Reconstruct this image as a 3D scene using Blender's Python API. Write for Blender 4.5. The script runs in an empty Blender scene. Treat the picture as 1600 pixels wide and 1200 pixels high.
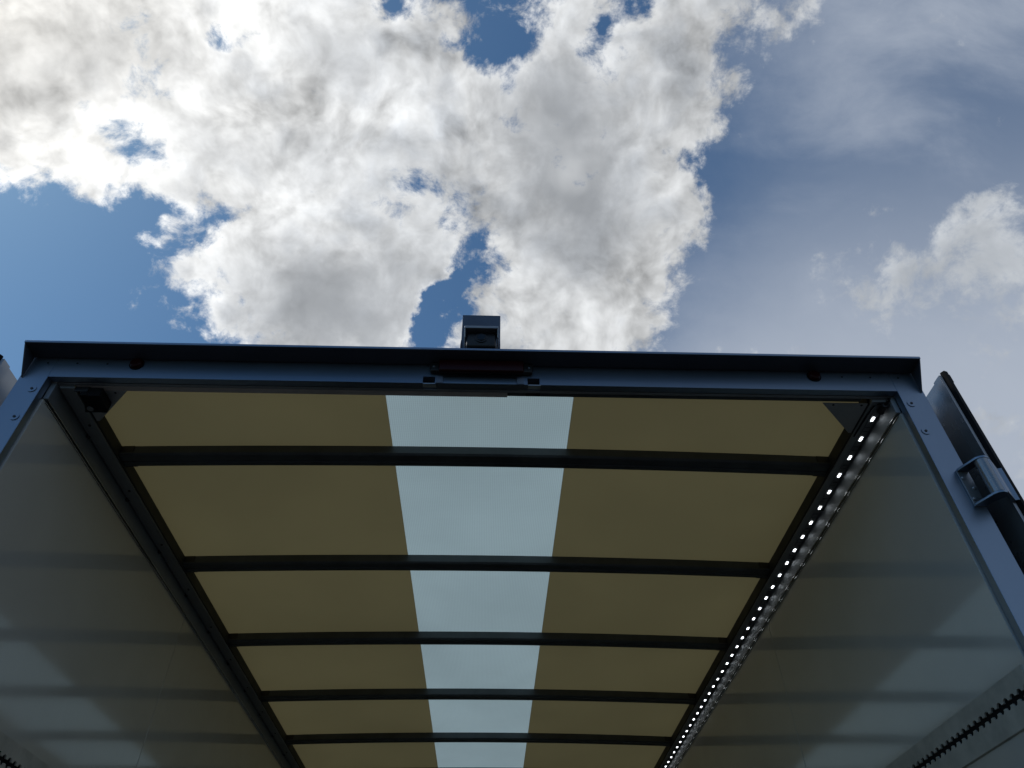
import bpy, bmesh, math, random
from mathutils import Vector, Matrix
random.seed(7)
S = bpy.context.scene
COL = S.collection
Z0 = 2.92                       # height of the rear header's lower edge above the ground

# ------------------------------------------------------------------ camera
RX = Vector((0.99951455, -0.03067332, -0.00546039))
UP = Vector((-0.01729387, -0.69200701, 0.7216836))
FW = Vector((0.02591506, 0.72123882, 0.69220154))
cam = bpy.data.cameras.new('camera')
cam.sensor_width = 36.0
cam.lens = 1126.46 / 1600 * 36.0
cam.clip_start, cam.clip_end = 0.02, 6000
co = bpy.data.objects.new('camera', cam); COL.objects.link(co)
m = Matrix((RX, UP, -FW)).transposed().to_4x4()
m.translation = Vector((0.0363, -1.3258, -1.2707 + Z0))
co.matrix_world = m
S.camera = co

# ------------------------------------------------------------------ light and exposure
SUN = Vector((-0.60, 0.16, 0.785)).normalized()
S.view_settings.view_transform = 'Standard'
S.view_settings.look = 'None'
S.view_settings.exposure = 0.0
S.view_settings.gamma = 1.0
S.view_settings.use_curve_mapping = False
S.cycles.use_denoising = True
S.cycles.max_bounces = 10
S.cycles.diffuse_bounces = 5
S.cycles.glossy_bounces = 4
S.cycles.sample_clamp_indirect = 6
S.cycles.caustics_reflective = False
sl = bpy.data.lights.new('sun', 'SUN')
sl.energy = 1.3; sl.angle = math.radians(10); sl.color = (1, .95, .88)      # behind cloud: soft
so = bpy.data.objects.new('sun', sl); COL.objects.link(so)
so.rotation_euler = (-SUN).to_track_quat('-Z', 'Y').to_euler()

world = bpy.data.worlds.new('World'); S.world = world
world.use_nodes = True
NT = world.node_tree; N, L = NT.nodes, NT.links
N.clear()

def put(nt, sock, v):
    if isinstance(v, bpy.types.NodeSocket): nt.links.new(v, sock)
    elif v is not None: sock.default_value = v
def mth(op, a, b=None, c=None, clamp=False, nt=NT):
    n = nt.nodes.new('ShaderNodeMath'); n.operation = op; n.use_clamp = clamp
    for s, v in zip(n.inputs, (a, b, c)): put(nt, s, v)
    return n.outputs[0]
def vmt(op, a, b=None, scale=None, nt=NT):
    n = nt.nodes.new('ShaderNodeVectorMath'); n.operation = op
    put(nt, n.inputs[0], a)
    if b is not None: put(nt, n.inputs[1], b)
    if scale is not None: put(nt, n.inputs['Scale'], scale)
    return n.outputs['Value'] if op in ('DOT_PRODUCT', 'LENGTH') else n.outputs[0]
def rng(v, a, b, c=0., d=1., smooth=True, nt=NT):
    n = nt.nodes.new('ShaderNodeMapRange'); n.interpolation_type = 'SMOOTHSTEP' if smooth else 'LINEAR'
    for s, x in zip(n.inputs, (v, a, b, c, d)): put(nt, s, x)
    return n.outputs[0]
def noise(vec, scale, detail=6., rough=.55, dist=0., lac=2., nt=NT, color=False):
    n = nt.nodes.new('ShaderNodeTexNoise'); n.noise_dimensions = '3D'
    put(nt, n.inputs['Vector'], vec); n.inputs['Scale'].default_value = scale
    n.inputs['Detail'].default_value = detail; n.inputs['Roughness'].default_value = rough
    n.inputs['Lacunarity'].default_value = lac; n.inputs['Distortion'].default_value = dist
    return n.outputs['Color'] if color else n.outputs[0]
def mixc(f, a, b, nt=NT, mode='MIX'):
    n = nt.nodes.new('ShaderNodeMix'); n.data_type = 'RGBA'; n.blend_type = mode; n.clamp_factor = True
    put(nt, n.inputs[0], f); put(nt, n.inputs[6], a); put(nt, n.inputs[7], b)
    return n.outputs[2]

d = N.new('ShaderNodeTexCoord').outputs['Generated']
sky = N.new('ShaderNodeTexSky'); sky.sky_type = 'NISHITA'; sky.sun_disc = False
sky.sun_elevation = math.asin(SUN.z); sky.sun_rotation = math.atan2(SUN.x, SUN.y)
sky.air_density = 1.0; sky.dust_density = 0.6; sky.ozone_density = 1.0
# cloud chart: a fixed frame on the sky, about 1126 units per unit tangent, round the bearing the photograph looks towards
zc = vmt('DOT_PRODUCT', d, FW)
zs = mth('MAXIMUM', zc, .08)
inv = rng(zc, .35, .6)                                  # the charted part of the sky
cx = mth('ADD', mth('MULTIPLY', mth('DIVIDE', vmt('DOT_PRODUCT', d, RX), zs), 1126.46), 800.)
cy = mth('SUBTRACT', 600., mth('MULTIPLY', mth('DIVIDE', vmt('DOT_PRODUCT', d, UP), zs), 1126.46))
cmb = N.new('ShaderNodeCombineXYZ'); L.new(cx, cmb.inputs[0]); L.new(cy, cmb.inputs[1])
wv = vmt('SCALE', vmt('SUBTRACT', noise(d, 4.5, 3., .55, color=True), (.5, .5, .5)), scale=180.)
wv = vmt('ADD', wv, vmt('SCALE', vmt('SUBTRACT', noise(d, 15., 5., .6, color=True), (.5, .5, .5)), scale=110.))
P = vmt('ADD', cmb.outputs[0], wv)
# billows: centre, half axes, turn in degrees, weight
BLOBS = [
 (120, 60, 420, 230, 10, 1.3), (420, 60, 360, 210, 0, 1.1), (60, 190, 190, 100, 0, .6), (330, 200, 260, 150, 20, 1.0),
 (560, 190, 260, 220, 0, 1.2), (440, 420, 230, 140, 10, 1.2), (570, 480, 170, 150, 0, 1.2), (330, 420, 110, 80, 20, .5), (590, 350, 120, 140, 0, .7),
 (890, 240, 200, 230, 0, 1.5), (880, 480, 180, 150, 0, 1.3), (790, 190, 120, 110, 0, .7), (1010, 200, 160, 150, 0, .8),
 (980, 400, 140, 130, 0, .8), (940, 540, 90, 80, 0, .5), (1085, 115, 120, 120, 50, .85), (1050, 30, 90, 100, 60, .7), (1110, 290, 80, 65, 0, .7), (1195, 30, 85, 75, 40, .75), (905, 15, 80, 55, 0, .7),
 (680, 110, 130, 150, 0, .7),
 (1500, 390, 160, 72, -38, .72), (1610, 440, 150, 90, -30, .6), (1515, 320, 80, 55, -45, .45), (1575, 690, 90, 70, 40, .35), (222, 345, 40, 24, -10, .5)]
HOLES = [
 (780, 75, 84, 60, 50, -1.4), (640, 5, 45, 35, 0, -.9), (345, 45, 60, 40, 40, -1.0), (205, 205, 66, 50, 20, -.84), (225, 95, 50, 70, 0, -.5),
 (690, 475, 36, 115, 8, -1.5), (625, 285, 66, 85, -10, -.85), (670, 365, 40, 45, 0, -.55), (1090, 240, 80, 34, 10, -.9), (965, 70, 45, 100, 30, -.8),
 (100, 430, 190, 120, 0, -.8), (230, 310, 110, 40, 25, -.6), (1240, 260, 110, 220, 5, -.6), (290, 510, 60, 60, 50, -.5), (330, 345, 90, 24, -20, -.6)]
# deep, shaded bodies of the same clouds
CORES = [(520, 490, 260, 160, 10, 1.0), (880, 240, 170, 260, 0, 1.0), (640, 330, 110, 130, 0, .4), (930, 330, 110, 110, 0, .3),
 (170, 70, 190, 110, 15, .55), (560, 90, 150, 90, 10, .5), (300, 210, 140, 60, 25, .45), (470, 240, 130, 90, 10, .35), (40, 120, 120, 60, 10, .3), (1480, 440, 150, 60, -35, .6), (1075, 130, 60, 60, 40, .2)]
def chart(items, q, reach):
    tot = None
    for (x, y, a, b, t, w) in items:
        mp = N.new('ShaderNodeMapping'); mp.vector_type = 'TEXTURE'
        L.new(q, mp.inputs[0]); mp.inputs[1].default_value = (x, y, 0); mp.inputs[2].default_value = (0, 0, math.radians(t)); mp.inputs[3].default_value = (a, b, 1e6)
        g = rng(vmt('LENGTH', mp.outputs[0]), 0., reach, w, 0.)
        tot = g if tot is None else mth('ADD', tot, g)
    return tot
F = mth('MINIMUM', mth('MULTIPLY', chart(BLOBS, P, 1.4), 1.15), 1.5)
F = mth('ADD', F, chart(HOLES, P, 1.4))
G = mth('MINIMUM', chart(CORES, P, 1.1), 1.)
G = mth('MULTIPLY', G, inv)
open_sky = mth('SUBTRACT', mth('MULTIPLY', noise(d, 2.3, 3., .5), 2.4), 1.15)     # fair-weather cloud over the rest of the sky
F = mth('ADD', mth('MULTIPLY', F, inv), mth('MULTIPLY', open_sky, mth('SUBTRACT', 1., inv)))
dw = vmt('ADD', d, vmt('SCALE', vmt('SUBTRACT', noise(d, 8., 3., .5, color=True), (.5, .5, .5)), scale=.06))
n1 = noise(dw, 6.5, 10., .62)
n2 = noise(dw, 24., 9., .66)
D = mth('ADD', F, mth('MULTIPLY', mth('SUBTRACT', n1, .5), 3.0))
D = mth('ADD', D, mth('MULTIPLY', mth('SUBTRACT', n2, .5), 2.5))
D = mth('SUBTRACT', D, .55)
alpha = rng(D, -.22, .55)
nl = noise(dw, 6.5, 3., .5)
nls = noise(vmt('ADD', dw, tuple(SUN * .03)), 6.5, 3., .5)
nm = noise(dw, 15., 4.5, .5)
nms = noise(vmt('ADD', dw, tuple(SUN * .015)), 15., 4.5, .5)
rough_ = mth('SUBTRACT', 1., mth('MULTIPLY', G, .9))           # deep bodies look smooth, thin ones lumpy
lumps = mth('MULTIPLY', mth('ADD', mth('MULTIPLY', mth('SUBTRACT', nl, nls), 1.5), mth('MULTIPLY', mth('SUBTRACT', nm, nms), 1.7)), rough_)
nf = noise(dw, 44., 5., .55)
nfs = noise(vmt('ADD', dw, tuple(SUN * .006)), 44., 5., .55)
lumps = mth('ADD', lumps, mth('MULTIPLY', mth('MULTIPLY', mth('SUBTRACT', nf, nfs), .35), rough_))
mott = rng(mth('ADD', nl, mth('MULTIPLY', mth('SUBTRACT', nm, .5), .8)), .48, .75)
thick = mth('MINIMUM', mth('ADD', G, mth('MULTIPLY', mth('MULTIPLY', mott, rough_), .9)), 1.)
body = mth('ADD', F, mth('MULTIPLY', mth('SUBTRACT', nl, .5), 3.0))
thick = mth('MULTIPLY', thick, rng(body, .55, 1.5))
cs = mth('MAXIMUM', vmt('DOT_PRODUCT', d, tuple(SUN)), 0.)
glow = mth('ADD', mth('ADD', .63, mth('MULTIPLY', mth('POWER', cs, 2.5), .46)), mth('MULTIPLY', mth('POWER', cs, 14.), .30))
lum = mth('ADD', mth('SUBTRACT', .87, mth('MULTIPLY', thick, .43)), lumps)
lum = mth('MULTIPLY', mth('MAXIMUM', lum, .2), glow)
tint = mixc(thick, (.965, .985, 1.0, 1), (.885, .935, 1.0, 1))
tint = mixc(mth('POWER', cs, 16.), tint, (1.0, .975, .92, 1))
ccol = vmt('SCALE', tint, scale=lum)
# thin high veil
sm = N.new('ShaderNodeMapping'); L.new(d, sm.inputs[0]); sm.inputs[2].default_value = (.3, .5, .6); sm.inputs[3].default_value = (1., 2.6, 1.6)
cir = noise(vmt('ADD', sm.outputs[0], vmt('SCALE', noise(d, 3., 2., .5, color=True), scale=.35)), 2.4, 9., .58)
dx = mth('ADD', vmt('DOT_PRODUCT', d, RX), mth('MULTIPLY', mth('SUBTRACT', n1, .5), .18))
dy = mth('ADD', vmt('DOT_PRODUCT', d, UP), mth('MULTIPLY', mth('SUBTRACT', cir, .5), .35))
veil = mth('MULTIPLY', rng(cir, .34, .76, .26, 1.), mth('ADD', mth('MULTIPLY', rng(dx, .14, .48), .9), .03))
lowv = mth('MULTIPLY', mth('MULTIPLY', rng(dy, .28, -.03), rng(dx, -.06, .34)), mth('ADD', .66, mth('MULTIPLY', cir, .45)))
veil = mth('SUBTRACT', 1., mth('MULTIPLY', mth('SUBTRACT', 1., veil), mth('SUBTRACT', 1., lowv)))
SK = .082
base = vmt('SCALE', vmt('MULTIPLY', sky.outputs[0], (.56, .87, 1.04)), scale=SK)
c1 = mixc(veil, base, (.42, .47, .555, 1))
ccol = mixc(mth('MULTIPLY', rng(dx, .16, .5), .5), ccol, (.42, .47, .54, 1))
c2 = mixc(alpha, c1, ccol)
bg = N.new('ShaderNodeBackground'); L.new(c2, bg.inputs[0]); bg.inputs[1].default_value = 1.0
out = N.new('ShaderNodeOutputWorld'); L.new(bg.outputs[0], out.inputs[0])

# ------------------------------------------------------------------ materials
def mat(name, color, rough=.5, metal=0., spec=.5, var=.12, vscale=6., bump=0., bscale=300., stretch=(1, 1, 1), coat=0.):
    m = bpy.data.materials.new(name); m.use_nodes = True
    nt = m.node_tree; b = nt.nodes['Principled BSDF']
    tc = nt.nodes.new('ShaderNodeTexCoord').outputs['Object']
    mp = nt.nodes.new('ShaderNodeMapping'); nt.links.new(tc, mp.inputs[0]); mp.inputs[3].default_value = stretch
    n = noise(mp.outputs[0], vscale, 6., .6, nt=nt)
    lo = tuple(c * (1 - var) for c in color) + (1,); hi = tuple(min(1, c * (1 + var)) for c in color) + (1,)
    f = rng(n, .3, .7, nt=nt)
    put(nt, b.inputs['Base Color'], mixc(f, lo, hi, nt=nt))
    put(nt, b.inputs['Roughness'], rng(n, .3, .7, rough * .85, min(1, rough * 1.15), nt=nt))
    b.inputs['Metallic'].default_value = metal; b.inputs['Specular IOR Level'].default_value = spec
    b.inputs['Coat Weight'].default_value = coat
    if bump:
        nb = noise(mp.outputs[0], bscale, 3., .5, nt=nt)
        bp = nt.nodes.new('ShaderNodeBump'); bp.inputs['Strength'].default_value = bump; bp.inputs['Distance'].default_value = .001
        nt.links.new(nb, bp.inputs['Height']); nt.links.new(bp.outputs[0], b.inputs['Normal'])
    return m
M_FRAME = mat('blue_grey_aluminium', (.24, .30, .38), .36, .9, var=.06, vscale=3, bump=.05, bscale=60, stretch=(.2, 1, .2))
M_HOOD = mat('dark_painted_metal', (.045, .055, .075), .45, 0., var=.1)
M_RAIL = mat('anodised_aluminium', (.30, .32, .34), .5, .55, var=.06, stretch=(1, .1, 1))
M_BOW = mat('dark_steel', (.07, .08, .086), .45, .3, var=.2, vscale=9)
M_WALL = mat('white_wall_panel', (.50, .49, .455), .085, 0., spec=.95, var=.05, vscale=2.5)
M_BAND = mat('grey_lining', (.44, .415, .36), .75, 0., spec=.15, var=.15, vscale=14)
M_PLATE = mat('grey_gusset', (.36, .37, .38), .45, .4)
M_FLAP = mat('brown_grey_lip', (.50, .46, .43), .6)
M_BLACK = mat('black_plastic', (.012, .012, .013), .4)
M_RUBBER = mat('black_rubber', (.008, .008, .009), .8, spec=.15)
M_RAIL_SHADE = mat('dark_rail_shade', (.018, .02, .018), .7)  # near-black colour for the shade on the rails' inner face
M_SCREW = mat('zinc_screw', (.42, .44, .47), .3, .9)
M_RED = mat('dark_red_lens', (.022, .0012, .0015), .3, 0., spec=.2)
M_DOOR = mat('silver_door_skin', (.30, .315, .33), .28, .7, var=.04)
M_GREY = mat('pale_grey_plastic', (.16, .17, .18), .5)
M_FLOOR = mat('plywood_floor', (.10, .065, .04), .6, var=.3, stretch=(1, .1, 1))
M_BODY = mat('white_paint', (.72, .73, .74), .35)
M_TYRE = mat('tyre_rubber', (.02, .02, .02), .8)
M_ASPHALT = mat('asphalt', (.055, .055, .057), .9, var=.25, vscale=3, bump=.4, bscale=80)
M_POLISH = mat('polished_edge', (.55, .56, .58), .14, .9)
M_BRACKET = mat('grey_bracket', (.11, .13, .16), .42, .8)
M_STICKER = mat('pale_sticker', (.16, .20, .28), .5)
M_GLASS = mat('black_lens_glass', (.006, .006, .008), .08)

def sheet_mat(name, refl, trans, weave=0.):
    m = bpy.data.materials.new(name); m.use_nodes = True
    nt = m.node_tree; nt.nodes.clear()
    tc = nt.nodes.new('ShaderNodeTexCoord').outputs['Object']
    n = noise(tc, 1.7, 5., .6, nt=nt)
    k = rng(n, .3, .7, .93, 1.07, nt=nt)
    if weave:
        sx = nt.nodes.new('ShaderNodeSeparateXYZ'); nt.links.new(tc, sx.inputs[0])
        wx = mth('SINE', mth('MULTIPLY', sx.outputs[0], 2 * math.pi / .0058, nt=nt), nt=nt)
        wy = mth('SINE', mth('MULTIPLY', sx.outputs[1], 2 * math.pi / .0075, nt=nt), nt=nt)
        k = mth('MULTIPLY', k, mth('ADD', 1., mth('ADD', mth('MULTIPLY', wx, weave, nt=nt), mth('MULTIPLY', wy, weave * .4, nt=nt), nt=nt), nt=nt), nt=nt)
    df = nt.nodes.new('ShaderNodeBsdfDiffuse'); df.inputs[0].default_value = (*refl, 1)
    tr = nt.nodes.new('ShaderNodeBsdfTranslucent'); put(nt, tr.inputs[0], vmt('SCALE', tuple(trans), scale=k, nt=nt))
    ad = nt.nodes.new('ShaderNodeAddShader'); nt.links.new(df.outputs[0], ad.inputs[0]); nt.links.new(tr.outputs[0], ad.inputs[1])
    gl = nt.nodes.new('ShaderNodeBsdfGlossy'); gl.inputs['Roughness'].default_value = .35
    fr = nt.nodes.new('ShaderNodeLayerWeight'); fr.inputs['Blend'].default_value = .5
    fz = mth('ADD', .015, mth('MULTIPLY', mth('POWER', fr.outputs['Facing'], 5., nt=nt), .5, nt=nt), nt=nt)
    mx = nt.nodes.new('ShaderNodeMixShader'); nt.links.new(fz, mx.inputs[0]); nt.links.new(ad.outputs[0], mx.inputs[1]); nt.links.new(gl.outputs[0], mx.inputs[2])
    o = nt.nodes.new('ShaderNodeOutputMaterial'); nt.links.new(mx.outputs[0], o.inputs[0])
    return m
M_CREAM = sheet_mat('cream_roof_sheet', (.30, .27, .18), (.101, .082, .0365))
M_CLEAR = sheet_mat('translucent_roof_sheet', (.25, .28, .28), (.365, .445, .425), weave=.10)
M_LED = bpy.data.materials.new('lit_led'); M_LED.use_nodes = True
_b = M_LED.node_tree.nodes['Principled BSDF']; _b.inputs['Base Color'].default_value = (.8, .8, .8, 1)
_b.inputs['Emission Color'].default_value = (.92, .97, 1, 1); _b.inputs['Emission Strength'].default_value = 6.0

# ------------------------------------------------------------------ mesh helpers (truck frame: x right, y into the body, z from the header's lower edge)
def box(bm, x0, x1, y0, y1, z0, z1):
    vs = [bm.verts.new((x, y, z)) for z in (z0, z1) for y in (y0, y1) for x in (x0, x1)]
    for f in ((0, 2, 3, 1), (4, 5, 7, 6), (0, 1, 5, 4), (2, 6, 7, 3), (0, 4, 6, 2), (1, 3, 7, 5)):
        bm.faces.new([vs[i] for i in f])
def prism(bm, prof, axis, a, b):
    """prof: closed outline in the two other axes (in x,y,z order), pushed along axis from a to b"""
    def p(q, t):
        c = list(q); c.insert(axis, t); return c
    A = [bm.verts.new(p(q, a)) for q in prof]; B = [bm.verts.new(p(q, b)) for q in prof]
    n = len(prof)
    bm.faces.new(A); bm.faces.new(B[::-1])
    for i in range(n): bm.faces.new((A[i], B[i], B[(i + 1) % n], A[(i + 1) % n]))
def cyl(bm, c, r, h, axis=1, seg=20, r2=None):
    """c: one end's centre, pushed by h along axis"""
    r2 = r if r2 is None else r2
    def ring(rad, t):
        o = []
        for i in range(seg):
            u = 2 * math.pi * i / seg; q = [rad * math.cos(u), rad * math.sin(u)]; q.insert(axis, t)
            o.append(bm.verts.new((c[0] + q[0], c[1] + q[1], c[2] + q[2])))
        return o
    A, B = ring(r, 0), ring(r2, h)
    bm.faces.new(A); bm.faces.new(B[::-1])
    for i in range(seg): bm.faces.new((A[i], B[i], B[(i + 1) % seg], A[(i + 1) % seg]))
def tube(bm, pts, r, seg=8):
    rings = []
    for i, p in enumerate(pts):
        p = Vector(p); t = (Vector(pts[min(i + 1, len(pts) - 1)]) - Vector(pts[max(i - 1, 0)])).normalized()
        a = t.orthogonal().normalized(); b = t.cross(a)
        rings.append([bm.verts.new(p + r * (math.cos(k * 2 * math.pi / seg) * a + math.sin(k * 2 * math.pi / seg) * b)) for k in range(seg)])
    for A, B in zip(rings, rings[1:]):
        for k in range(seg): bm.faces.new((A[k], A[(k + 1) % seg], B[(k + 1) % seg], B[k]))
    bm.faces.new(rings[0]); bm.faces.new(rings[-1][::-1])
def link(name, bm, material, parent, bevel=0., seg=2, lift=True, smooth=35):
    bmesh.ops.recalc_face_normals(bm, faces=bm.faces)
    if bevel:
        es = [e for e in bm.edges if len(e.link_faces) == 2 and e.calc_face_angle(0) > math.radians(28)]
        bmesh.ops.bevel(bm, geom=es, offset=bevel, segments=seg, profile=.5, affect='EDGES', clamp_overlap=True)
    if lift: bmesh.ops.translate(bm, verts=bm.verts, vec=(0, 0, Z0))
    me = bpy.data.meshes.new(name); bm.to_mesh(me); bm.free()
    me.materials.append(material)
    me.shade_smooth(); me.set_sharp_from_angle(angle=math.radians(smooth))
    o = bpy.data.objects.new(name, me); COL.objects.link(o); o.parent = parent
    if bevel:
        wn_ = o.modifiers.new('weighted_normals', 'WEIGHTED_NORMAL'); wn_.keep_sharp = True; wn_.weight = 90
    return o
def dup(o, loc, parent=None, rot=None):
    c = o.copy(); COL.objects.link(c); c.parent = parent or o.parent; c.location = loc
    if rot: c.rotation_euler = rot
    return c
B = bmesh.new

# ------------------------------------------------------------------ ground
bm = B(); cyl(bm, (0, 0, -.5), 3000, .5, axis=2, seg=96)
g = link('ground', bm, M_ASPHALT, None, lift=False); g['kind'] = 'structure'; g['label'] = 'flat grey asphalt yard the truck stands on'

# ------------------------------------------------------------------ box truck
truck = bpy.data.objects.new('box_truck', None); COL.objects.link(truck)
truck['label'] = 'open box truck body seen from below its rear frame, cream roof with pale centre strip'
truck['category'] = 'truck'
LEN = 4.25                       # inside length of the body
A_, XO, XW = 1.08, 1.149, 1.075  # rear opening, body side, wall lining
FLOOR = -2.05
def part(name, bm, material, bevel=.0012, parent=None, label=None, **k):
    o = link(name, bm, material, parent or truck, bevel, **k)
    if label: o['label'] = label
    return o

# rear frame: header with the recesses of the two lock receivers
NL, NR = (-.1435, -.1125), (.1238, .1548)      # recess spans
bm = B()
HE = A_ - .0006
for a, b in ((-HE, NL[0]), (NL[1], NR[0]), (NR[1], HE)):
    box(bm, a, b, 0, .019, 0.0, .023)
box(bm, -HE, HE, 0, .019, .023, .075)
header = part('rear_header', bm, M_FRAME, 0.)
for s in NL, NR:
    bm = B(); box(bm, s[0] - .004, s[1] + .004, .0195, .045, .001, .03)
    part('lock_recess', bm, M_BLACK, .001, header)
    bm = B(); prism(bm, [(-.004, -.006), (.016, -.001), (.016, .0015), (-.004, -.003)], 0, s[0] + .001, s[1] + .002)
    part('lock_tongue', bm, M_SCREW, .0005, header)
bm = B(); box(bm, -.0905, -.0905 + .181 + .004, -.0022, -.0001, -.0012, .024)
part('lock_plate', bm, M_FRAME, .0008, header)
for s in (-.1105, .0965):
    bm = B(); box(bm, s, s + .0185, -.0016, -.0001, .001, .0235)
    part('lock_sticker', bm, M_STICKER, .0004, header)
# the step behind the header and the brown-grey lip along the left half
bm = B(); box(bm, -1.0794, 1.0794, .0218, .030, -.0015, .05)
part('header_return', bm, M_RAIL, .001)
bm = B(); box(bm, -1.0205, .073, .0305, .0462, -.0025, .0015)
part('header_lip', bm, M_FLAP, .0006)
bm = B(); box(bm, -1.0, 1.0, .0305, .046, .002, .03)
part('header_backing', bm, M_BOW, .0006)
# posts
for s in (-1, 1):
    bm = B()
    prism(bm, [(s * A_, 0), (s * XO, 0), (s * XO, .062), (s * 1.127, .062), (s * 1.127, .0215), (s * A_, .0215)], 2, FLOOR, .0752)
    post = part('rear_post', bm, M_FRAME, .0022)
    scr = None
    bm = B(); cyl(bm, (s * 1.0995, -.0018, -.043), .0105, .0018, 1, 28, .0095)
    w = part('screw', bm, M_FRAME, .0003, post)
    bm = B(); cyl(bm, (s * 1.0995, -.0032, -.043), .0034, .0034, 1, 14)
    part('screw_socket', bm, M_BLACK, 0, post)
    bm = B(); cyl(bm, (s * 1.0995, -.0018, -.1345), .0105, .0018, 1, 28, .0095)
    part('screw', bm, M_FRAME, .0003, post)
    bm = B(); cyl(bm, (s * 1.0995, -.0032, -.1345), .0034, .0034, 1, 14)
    part('screw_socket', bm, M_BLACK, 0, post)
    for x in (1.099, 1.025, .9497):
        bm = B(); cyl(bm, (s * x, -.0012, .0465), .0058, .0012, 1, 20, .005)
        part('screw', bm, M_FRAME, .0003, post if x > 1.08 else header)
        bm = B(); cyl(bm, (s * x, -.0022, .0465), .0026, .0022, 1, 12)
        part('screw_socket', bm, M_BLACK, 0, post if x > 1.08 else header)
    bm = B(); cyl(bm, (s * .876, -.0005, .0475), .0165, -.010, 1, 28, .0135)
    mk = part('marker_lamp', bm, M_RED, .002, label='small round dark red marker lamp')
    bm = B(); cyl(bm, (s * .876, -.0002, .0475), .0185, -.002, 1, 28)
    part('lamp_base', bm, M_RUBBER, .0004, mk)
# hood over the header, with its two tapering cheeks
HX, HY, HZ = 1.1435, -.0535, .0648
bm = B()
prism(bm, [(-.001, HZ), (HY, HZ), (HY, HZ + .0065), (HY + .008, HZ + .012), (.035, HZ + .022), (.035, HZ + .011), (-.001, HZ + .011)], 0, -HX, HX)
hood = part('rear_hood', bm, M_HOOD, .0012)
bm = B(); prism(bm, [(HY - .0005, HZ + .0004), (HY - .0025, HZ + .0008), (HY - .0025, HZ + .0075), (HY - .0005, HZ + .008)], 0, -HX + .0005, HX - .0005)
part('hood_lip', bm, M_FRAME, .0006, hood)
for s in (-1, 1):
    bm = B(); prism(bm, [(HY + .002, HZ - .0005), (-.0012, HZ - .0005), (-.0012, -.006)], 0, min(s * HX, s * (HX - .0035)), max(s * HX, s * (HX - .0035)))
    part('hood_cheek', bm, M_HOOD, .0006, hood)
# brake lamp
bl = B(); prism(bl, [(-.1265, .0315), (.137, .0315), (.1375, .062), (-.127, .062)], 1, -.014, -.0006)
brake = part('brake_lamp', bl, M_BLACK, .004, label='long dark red brake lamp under the hood', seg=3)
bm = B(); box(bm, -.104, .114, -.027, -.0145, .0215, .0605)
part('lamp_lens', bm, M_RED, .0045, brake, seg=3)
for x in (-.117, .1275):
    bm = B(); cyl(bm, (x, -.0142, .0455), .0032, -.0022, 1, 12, .0024)
    part('screw', bm, M_SCREW, .0003, brake)

# reversing camera on the hood
bm = B(); box(bm, -.0525, .0530, .004, .0065, .083, .271)
rc = part('reversing_camera', bm, M_BRACKET, .0008, label='black reversing camera with a visor in front of a bent sheet metal bracket')
bm = B(); prism(bm, [(.0068, .268), (.045, .260), (.045, .2625), (.0068, .2705)], 0, -.0525, .0530)
part('bracket_top', bm, M_BRACKET, .0008, rc)
for x in (-.0525, .0510):
    bm = B(); prism(bm, [(-.030, .0815), (.0037, .083), (.0037, .165), (-.012, .150), (-.026, .118)], 0, x, x + .002)
    part('bracket_cheek', bm, M_BRACKET, .0006, rc)
bm = B(); prism(bm, [(-.067, .138), (-.010, .158), (-.010, .162), (-.060, .154), (-.067, .146)], 0, -.0415, .0475)
part('camera_visor', bm, M_RAIL, .0018, rc, seg=3)
for x in (-.0415, .0445):
    bm = B(); prism(bm, [(-.066, .1375), (-.058, .112), (-.012, .096), (-.012, .1570)], 0, x, x + .003)
    part('visor_side', bm, M_RAIL, .0012, rc)
bm = B(); prism(bm, [(-.050, .086), (.002, .0845), (.002, .150), (-.052, .1355), (-.054, .112)], 0, -.0365, .0425)
part('camera_body', bm, M_BLACK, .006, rc, seg=4)
bm = B(); cyl(bm, (.003, -.0518, .115), .013, -.005, 1, 28, .011)
part('camera_lens', bm, M_GLASS, .0008, rc)
bm = B(); cyl(bm, (.003, -.0512, .115), .0165, -.0035, 1, 28)
part('lens_ring', bm, M_BLACK, .0004, rc)

# roof: one skin, cream on both sides, clear along the middle
def roofz(x): return .0561 - .0160 * x * x
def roof_sheet(x0, x1, m, dz=0., n=10):
    bm = B(); g = []
    for i in range(n + 1):
        x = x0 + (x1 - x0) * i / n
        g.append([bm.verts.new((x, y, roofz(x) + dz + t)) for t in (0, .0) for y in (.0305, LEN)])
    for a, b in zip(g, g[1:]): bm.faces.new((a[0], a[1], b[1], b[0]))
    return bm
for a, b in ((-1.060, -.2532), (.2544, 1.060)):
    part('roof_panel', roof_sheet(a, b, M_CREAM), M_CREAM, 0, label='cream translucent roof skin beside the pale strip')
part('roof_light_strip', roof_sheet(-.2534, .2546, M_CLEAR, .0012), M_CLEAR, 0, label='pale woven translucent strip along the middle of the roof')
# bows
PITCH, NB = .607, 7
def bow(k):
    bm = B(); Y = .3781 + PITCH * k; n = 16
    prof = [(-.0540, 1.), (-.0540, .30), (-.0590, .27), (-.0590, .17), (-.055, .0), (-.046, .0), (-.030, .0), (-.028, .10), (-.024, .10), (-.022, 0.), (-.007, .0), (-.003, .06), (0., .32), (0., 1.)]
    rings = []
    for i in range(n + 1):
        x = -1.030 + 2.060 * i / n
        zt = roofz(x) - .0012; zb = .0198 - .0153 * x * x
        rings.append([bm.verts.new((x, Y + py, zb + (zt - zb) * pz)) for py, pz in prof])
    m = len(prof)
    for a, b in zip(rings, rings[1:]):
        for j in range(m): bm.faces.new((a[j], b[j], b[(j + 1) % m], a[(j + 1) % m]))
    bm.faces.new(rings[0]); bm.faces.new(rings[-1][::-1])
    return bm
b0 = part('roof_bow', bow(0), M_BOW, 0, smooth=20)
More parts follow.
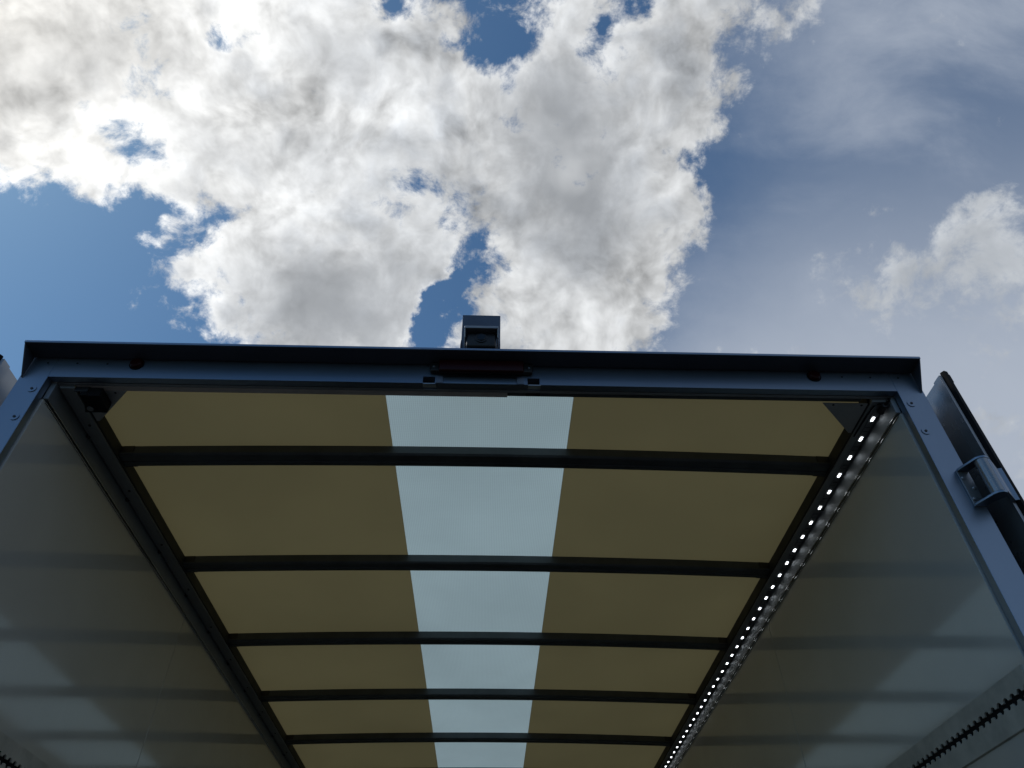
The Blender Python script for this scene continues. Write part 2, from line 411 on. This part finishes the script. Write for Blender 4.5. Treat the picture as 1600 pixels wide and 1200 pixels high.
bows = [b0] + [dup(b0, (0, PITCH * k, 0)) for k in range(1, NB)]
for s in (-1, 1):
    bm = B(); prism(bm, [(s * .987, .0060), (s * 1.0285, .0045), (s * 1.0315, .0372), (s * .987, .0390)], 1, .3215, .3774)
    e0 = part('bow_shoe', bm, M_BLACK, .001, b0)
    for k in range(1, NB): dup(e0, (0, 0, 0), bows[k])
    bm = B(); prism(bm, [(s * 1.0605, .036), (s * 1.149, .004), (s * 1.149, .040), (s * 1.140, .054), (s * 1.0605, .062)], 1, .0365, LEN + .03)
    part('roof_edge_trim', bm, M_FRAME, .002)

# cant rails
LEDN = int((LEN - .15) / .0832)
for s in (-1, 1):
    X = lambda v: s * v
    bm = B()
    prof = [(1.039, .0385), (1.0225, -.0080), (1.0235, -.0100), (1.0600, -.0100), (1.0600, -.0035), (1.0660, -.0035), (1.0665, -.0100),
            (1.0690, -.0270), (1.0715, -.0440), (1.0735, -.0500), (1.0765, -.0500), (1.0765, -.0300), (1.0895, -.0300), (1.0895, .0385)]
    prism(bm, [(X(a), b) for a, b in prof], 1, .0302, LEN)
    rail = part('cant_rail', bm, M_RAIL, .0010, label='aluminium rail between wall and roof' if s < 0 else 'aluminium rail carrying the row of lit lamps')
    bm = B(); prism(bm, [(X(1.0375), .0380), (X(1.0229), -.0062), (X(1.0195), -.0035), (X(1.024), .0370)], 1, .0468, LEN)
    part('rail_shade_strip', bm, M_RAIL_SHADE, 0, rail)  # added dark strip: shade of the rail's inner face put into colour
    bm = B(); cyl(bm, (X(1.0633), .2240, -.0120), .0062, .0085, 2, 14)
    sc = part('rail_screw', bm, M_BLACK, .0006, rail)
    for i in range(1, 14): dup(sc, (0, .3004 * i, 0), rail)
    bm = B(); box(bm, min(X(1.066), X(1.0793)), max(X(1.066), X(1.0793)), .0225, .0300, -.054, -.0017)
    part('rail_end_plate', bm, M_RAIL, .0008, rail)
    for xb, zb in ((1.0728, -.0500), (1.0745, -.0580)):
        bm = B(); tube(bm, [(X(xb), .031, zb), (X(xb), LEN, zb)], .0026, 12)
        part('rail_edge_bead', bm, M_POLISH, 0, rail)
    if s < 0:
        bm = B(); cyl(bm, (X(1.040), .175, -.0125), .0036, .003, 2, 12)
        sc2 = part('rivet', bm, M_BLACK, .0004, rail)
        for i in range(1, 14): dup(sc2, (0, .3004 * i, 0), rail)
# lit strip on the right rail
bm = B(); box(bm, 1.0405, 1.0585, .060, LEN - .02, -.0122, -.0103)
strip = part('light_strip', bm, M_GREY, .0004, label='strip of small lit lamps along the right rail')
bm = B()
prism(bm, [(1.0464, -.0123), (1.0464, -.0132), (1.0526, -.0132), (1.0526, -.0123)], 1, .0965 - .0080, .0965 + .0080)
l0 = part('led', bm, M_LED, 0, strip)
for i in range(1, LEDN): dup(l0, (0, .0832 * i, 0), strip)
for ya in (.130, .147):
    bm = B(); box(bm, 1.0425, 1.0565, ya, ya + .0018, -.0130, -.0123)
    c0 = part('strip_contact', bm, M_BLACK, 0, strip)
    for i in range(1, LEDN): dup(c0, (0, .0832 * i, 0), strip)
bm = B(); box(bm, 1.047, 1.060, .032, .064, -.026, -.0125)
part('strip_connector', bm, M_BLACK, .002, strip)
bm = B(); tube(bm, [(1.053, .04, -.022), (1.056, .028, -.018), (1.062, .022, -.014), (1.066, .0215, -.006)], .0032)
part('strip_cable', bm, M_RUBBER, 0, strip)
bm = B(); tube(bm, [(1.053, .036, -.0135), (1.040, .036, -.0135), (1.032, .045, -.0130), (1.0285, .085, -.0122), (1.0265, .17, -.0120)], .0019)
part('strip_cable', bm, M_RUBBER, 0, strip)

# corner gussets
for s in (-1, 1):
    bm = B(); prism(bm, [(s * .9, .0468), (s * 1.0215, .0468), (s * 1.0215, .165), (s * 1.012, .165)], 2, -.0036, -.0006)
    gs = part('corner_gusset', bm, M_PLATE, .0006)
    for x, y in ((.93, .052), (1.005, .052)):
        bm = B(); cyl(bm, (s * x, y, -.0052), .003, .0015, 2, 12)
        part('rivet', bm, M_BLACK, .0003, gs)
# black switch box in the left corner
bm = B(); prism(bm, [(-1.0135, .098), (-1.0005, .060), (-1.003, -.004 + .036), (-.985, .032), (-.984, .034), (-.954, .034), (-.953, .088), (-.957, .098)], 2, -.032, -.0045)
sw = part('switch_box', bm, M_RUBBER, .0015, label='black switch box with a round grey button in the left corner')
bm = B(); cyl(bm, (-.9935, .082, -.0322), .0082, -.003, 2, 24)
part('button', bm, M_GREY, .0008, sw)
bm = B(); box(bm, -1.021, -.987, .0305, .034, -.020, -.0045)
part('switch_cable_cover', bm, M_BLACK, .001, sw)

# side walls: lining panels with a joint, outer skin, lashing rail
TOP, BT, BB = -.0560, -.6965, -.7945
for s in (-1, 1):
    for y0, y1 in ((.0222, 1.2005), (1.2025, LEN)):
        bm = B(); box(bm, min(s * XW, s * (XW + .016)), max(s * XW, s * (XW + .016)), y0, y1, FLOOR, TOP)
        part('wall_panel', bm, M_WALL, .0016, label='glossy off-white wall panel')
    bm = B(); box(bm, min(s * 1.128, s * 1.146), max(s * 1.128, s * 1.146), .0625, LEN + .03, FLOOR, .003)
    part('side_wall', bm, M_BODY, .001)
    bm = B(); box(bm, min(s * 1.0915, s * 1.127), max(s * 1.0915, s * 1.127), .0635, LEN, FLOOR, -.056)
    part('wall_core', bm, M_RAIL, 0)
    # lashing band: two strips whose facing edges are scalloped round the anchor holes
    zc_, r, pit = -.7425, .0098, .02495
    pts = []
    nh = 60
    y = .02
    edge = []
    for i in range(nh):
        yc = .0475 + i * pit
        edge.append((yc - .0115, .0045))
        for t in range(7):
            u = math.pi - math.pi * t / 6
            edge.append((yc + r * .82 * math.cos(u), .0045 + r * .75 * math.sin(u)))
        edge.append((yc + .0115, .0045))
    y1 = edge[-1][0] + .002
    xo = s * (XW - .0045)
    bm = B()
    for side, zo in ((1, BT), (-1, BB)):
        ins = [bm.verts.new((xo, a, zc_ + side * b)) for a, b in edge]
        outr = [bm.verts.new((xo, a, zo - side * .002)) for a, b in edge]
        ins2 = [bm.verts.new((s * (XW + .004), a, zc_ + side * b)) for a, b in edge]
        out2 = [bm.verts.new((s * (XW + .0005), a, zo)) for a, b in edge]
        for i in range(len(edge) - 1):
            bm.faces.new((ins[i], ins[i + 1], outr[i + 1], outr[i]))
            bm.faces.new((ins[i], ins2[i], ins2[i + 1], ins[i + 1]))
            bm.faces.new((outr[i], outr[i + 1], out2[i + 1], out2[i]))
        for e in (0, -1): bm.faces.new((ins[e], outr[e], out2[e], ins2[e]))
    ys = edge[0][0]
    band = part('lashing_band', bm, M_BAND, 0, label='grey lashing band with a row of scalloped anchor holes')
    bm = B(); box(bm, min(xo, s * (XW + .0005)), max(xo, s * (XW + .0005)), y1, LEN, BB, BT)
    part('band_extension', bm, M_BAND, .0004, band)
    bm = B(); box(bm, min(s * (XW - .0003), s * (XW - .0007)), max(s * (XW - .0003), s * (XW - .0007)), ys, y1, zc_ - .0135, zc_ + .0135)
    part('track_bed', bm, M_RUBBER, 0, band)  # black bed: shade under the slot's upper edge put into the colour

# floor, front wall, body underside
bm = B(); box(bm, -1.127, 1.127, .0, LEN, FLOOR - .04, FLOOR - .001); part('floor', bm, M_FLOOR, .001)
bm = B(); prism(bm, [(-1.127, FLOOR), (1.127, FLOOR), (1.127, .0), (1.058, .035)] + [(x / 10, roofz(x / 10) + .001) for x in range(10, -11, -2)] + [(-1.058, .035), (-1.127, .0)], 1, LEN + .001, LEN + .029); part('front_wall', bm, M_WALL, .001)
for s in (-1, 1):
    bm = B(); box(bm, min(s * .35, s * .43), max(s * .35, s * .43), .05, LEN + 1.6, FLOOR - .24, FLOOR - .041)
    part('chassis_rail', bm, M_BOW, .004)
    bm = B(); box(bm, min(s * .92, s * .96), max(s * .92, s * .96), .02, LEN, FLOOR - .10, FLOOR - .041)
    part('floor_beam', bm, M_BOW, .003)
    for yw in (1.35, LEN + .9):
        bm = B(); cyl(bm, (s * .72, yw, .35 - Z0), .35, s * .22, 0, 40)
        wh = part('wheel', bm, M_TYRE, .03, seg=3)
        bm = B(); cyl(bm, (s * .86, yw, .35 - Z0), .2, s * .085, 0, 32)
        part('wheel_rim', bm, M_FRAME, .006, wh)
bm = B()
for yw in (1.35, LEN + .9): cyl(bm, (-.72, yw, .35 - Z0), .05, 1.44, 0, 16)
part('axle', bm, M_BOW, 0)
bm = B(); box(bm, -1.05, 1.05, .04, .12, FLOOR - .42, FLOOR - .30); 
for x in (-.42, .36): box(bm, x, x + .06, .06, .11, FLOOR - .30, FLOOR - .2405)
part('rear_bumper', bm, M_BOW, .006)
bm = B(); box(bm, -1.0, 1.0, LEN + .12, LEN + 1.75, FLOOR - .22, FLOOR + .45)
prism(bm, [(LEN + .12, FLOOR + .4505), (LEN + 1.45, FLOOR + .4505), (LEN + .95, FLOOR + 1.15), (LEN + .12, FLOOR + 1.2)], 0, -.93, .93)
part('cab', bm, M_BODY, .05, seg=3)

# doors folded back along the body sides
DX, DY, DZ, DT = 1.2, -.017, .0435, .0265
for s in (-1, 1):
    def bx(bm, a, b, *r): box(bm, min(s * a, s * b), max(s * a, s * b), *r)
    bm = B(); bx(bm, DX, DX + .0255, DY + .004, 1.06, FLOOR, DZ - .003)
    door = part('rear_door', bm, M_DOOR, .0012, label='silver rear door folded back along the body side')
    bm = B()
    bx(bm, DX - .0012, DX + .0065, DY, DY + .030, FLOOR - .001, DZ)
    part('door_edge_profile', bm, M_DOOR, .0008, door)
    bm = B()
    prism(bm, [(s * (DX + .0072), DY + .0035), (s * (DX + .0072), DY - .001), (s * (DX + .0125), DY - .009), (s * (DX + .0235), DY - .005), (s * (DX + .0275), DY + .0035)], 2, FLOOR, DZ + .0095)
    part('door_seal', bm, M_RUBBER, .0008, door)
    bm = B(); bx(bm, DX + .0262, DX + .034, DY + .004, 1.06, DZ - .02, DZ + .008)
    part('top_seal', bm, M_RUBBER, .001, door)
    # hinges
    zs_ = (-.306, -1.05, -1.80)
    for zi, zm in enumerate(zs_):
        zt, zb = zm + .0505, zm - .0505
        bm = B(); bx(bm, 1.1195, 1.1475, -.0045, -.0004, zb, zt)
        hg = part('hinge', bm, M_DOOR, .0012)
        for za, zz in ((zt - .0055, zt), (zb, zb + .0055)):
            bm = B()
            prism(bm, [(s * 1.1195, -.0047), (s * 1.1195, -.010), (s * 1.139, -.052), (s * 1.146, -.0585), (s * 1.156, -.0615), (s * 1.166, -.0585), (s * 1.172, -.049), (s * 1.172, -.040), (s * 1.162, -.031), (s * 1.152, -.020), (s * 1.1475, -.0047)], 2, za, zz)
            part('hinge_lug', bm, M_FRAME, .001, hg)
        bm = B(); cyl(bm, (s * 1.1555, -.0455, zb + .006), .0148, zt - zb - .012, 2, 32)
        part('hinge_barrel', bm, M_DOOR, .0006, hg)
        bm = B(); prism(bm, [(s * 1.160, -.0600), (s * 1.1685, -.0575), (s * (DX + .003), -.024), (s * (DX + .012), -.0265), (s * (DX + .012), -.0185), (s * (DX - .002), -.0178), (s * 1.163, -.048)], 2, zb + .004, zt - .009)
        part('hinge_leaf', bm, M_FRAME, .0008, hg)
        for dx, dz in ((.0055, .027), (.019, -.001), (.0055, -.031)):
            bm = B(); cyl(bm, (s * (1.1205 + dx), -.0046, zm + dz), .0048, -.0035, 1, 16, .0036)
            part('hinge_screw', bm, M_SCREW, .0006, hg)
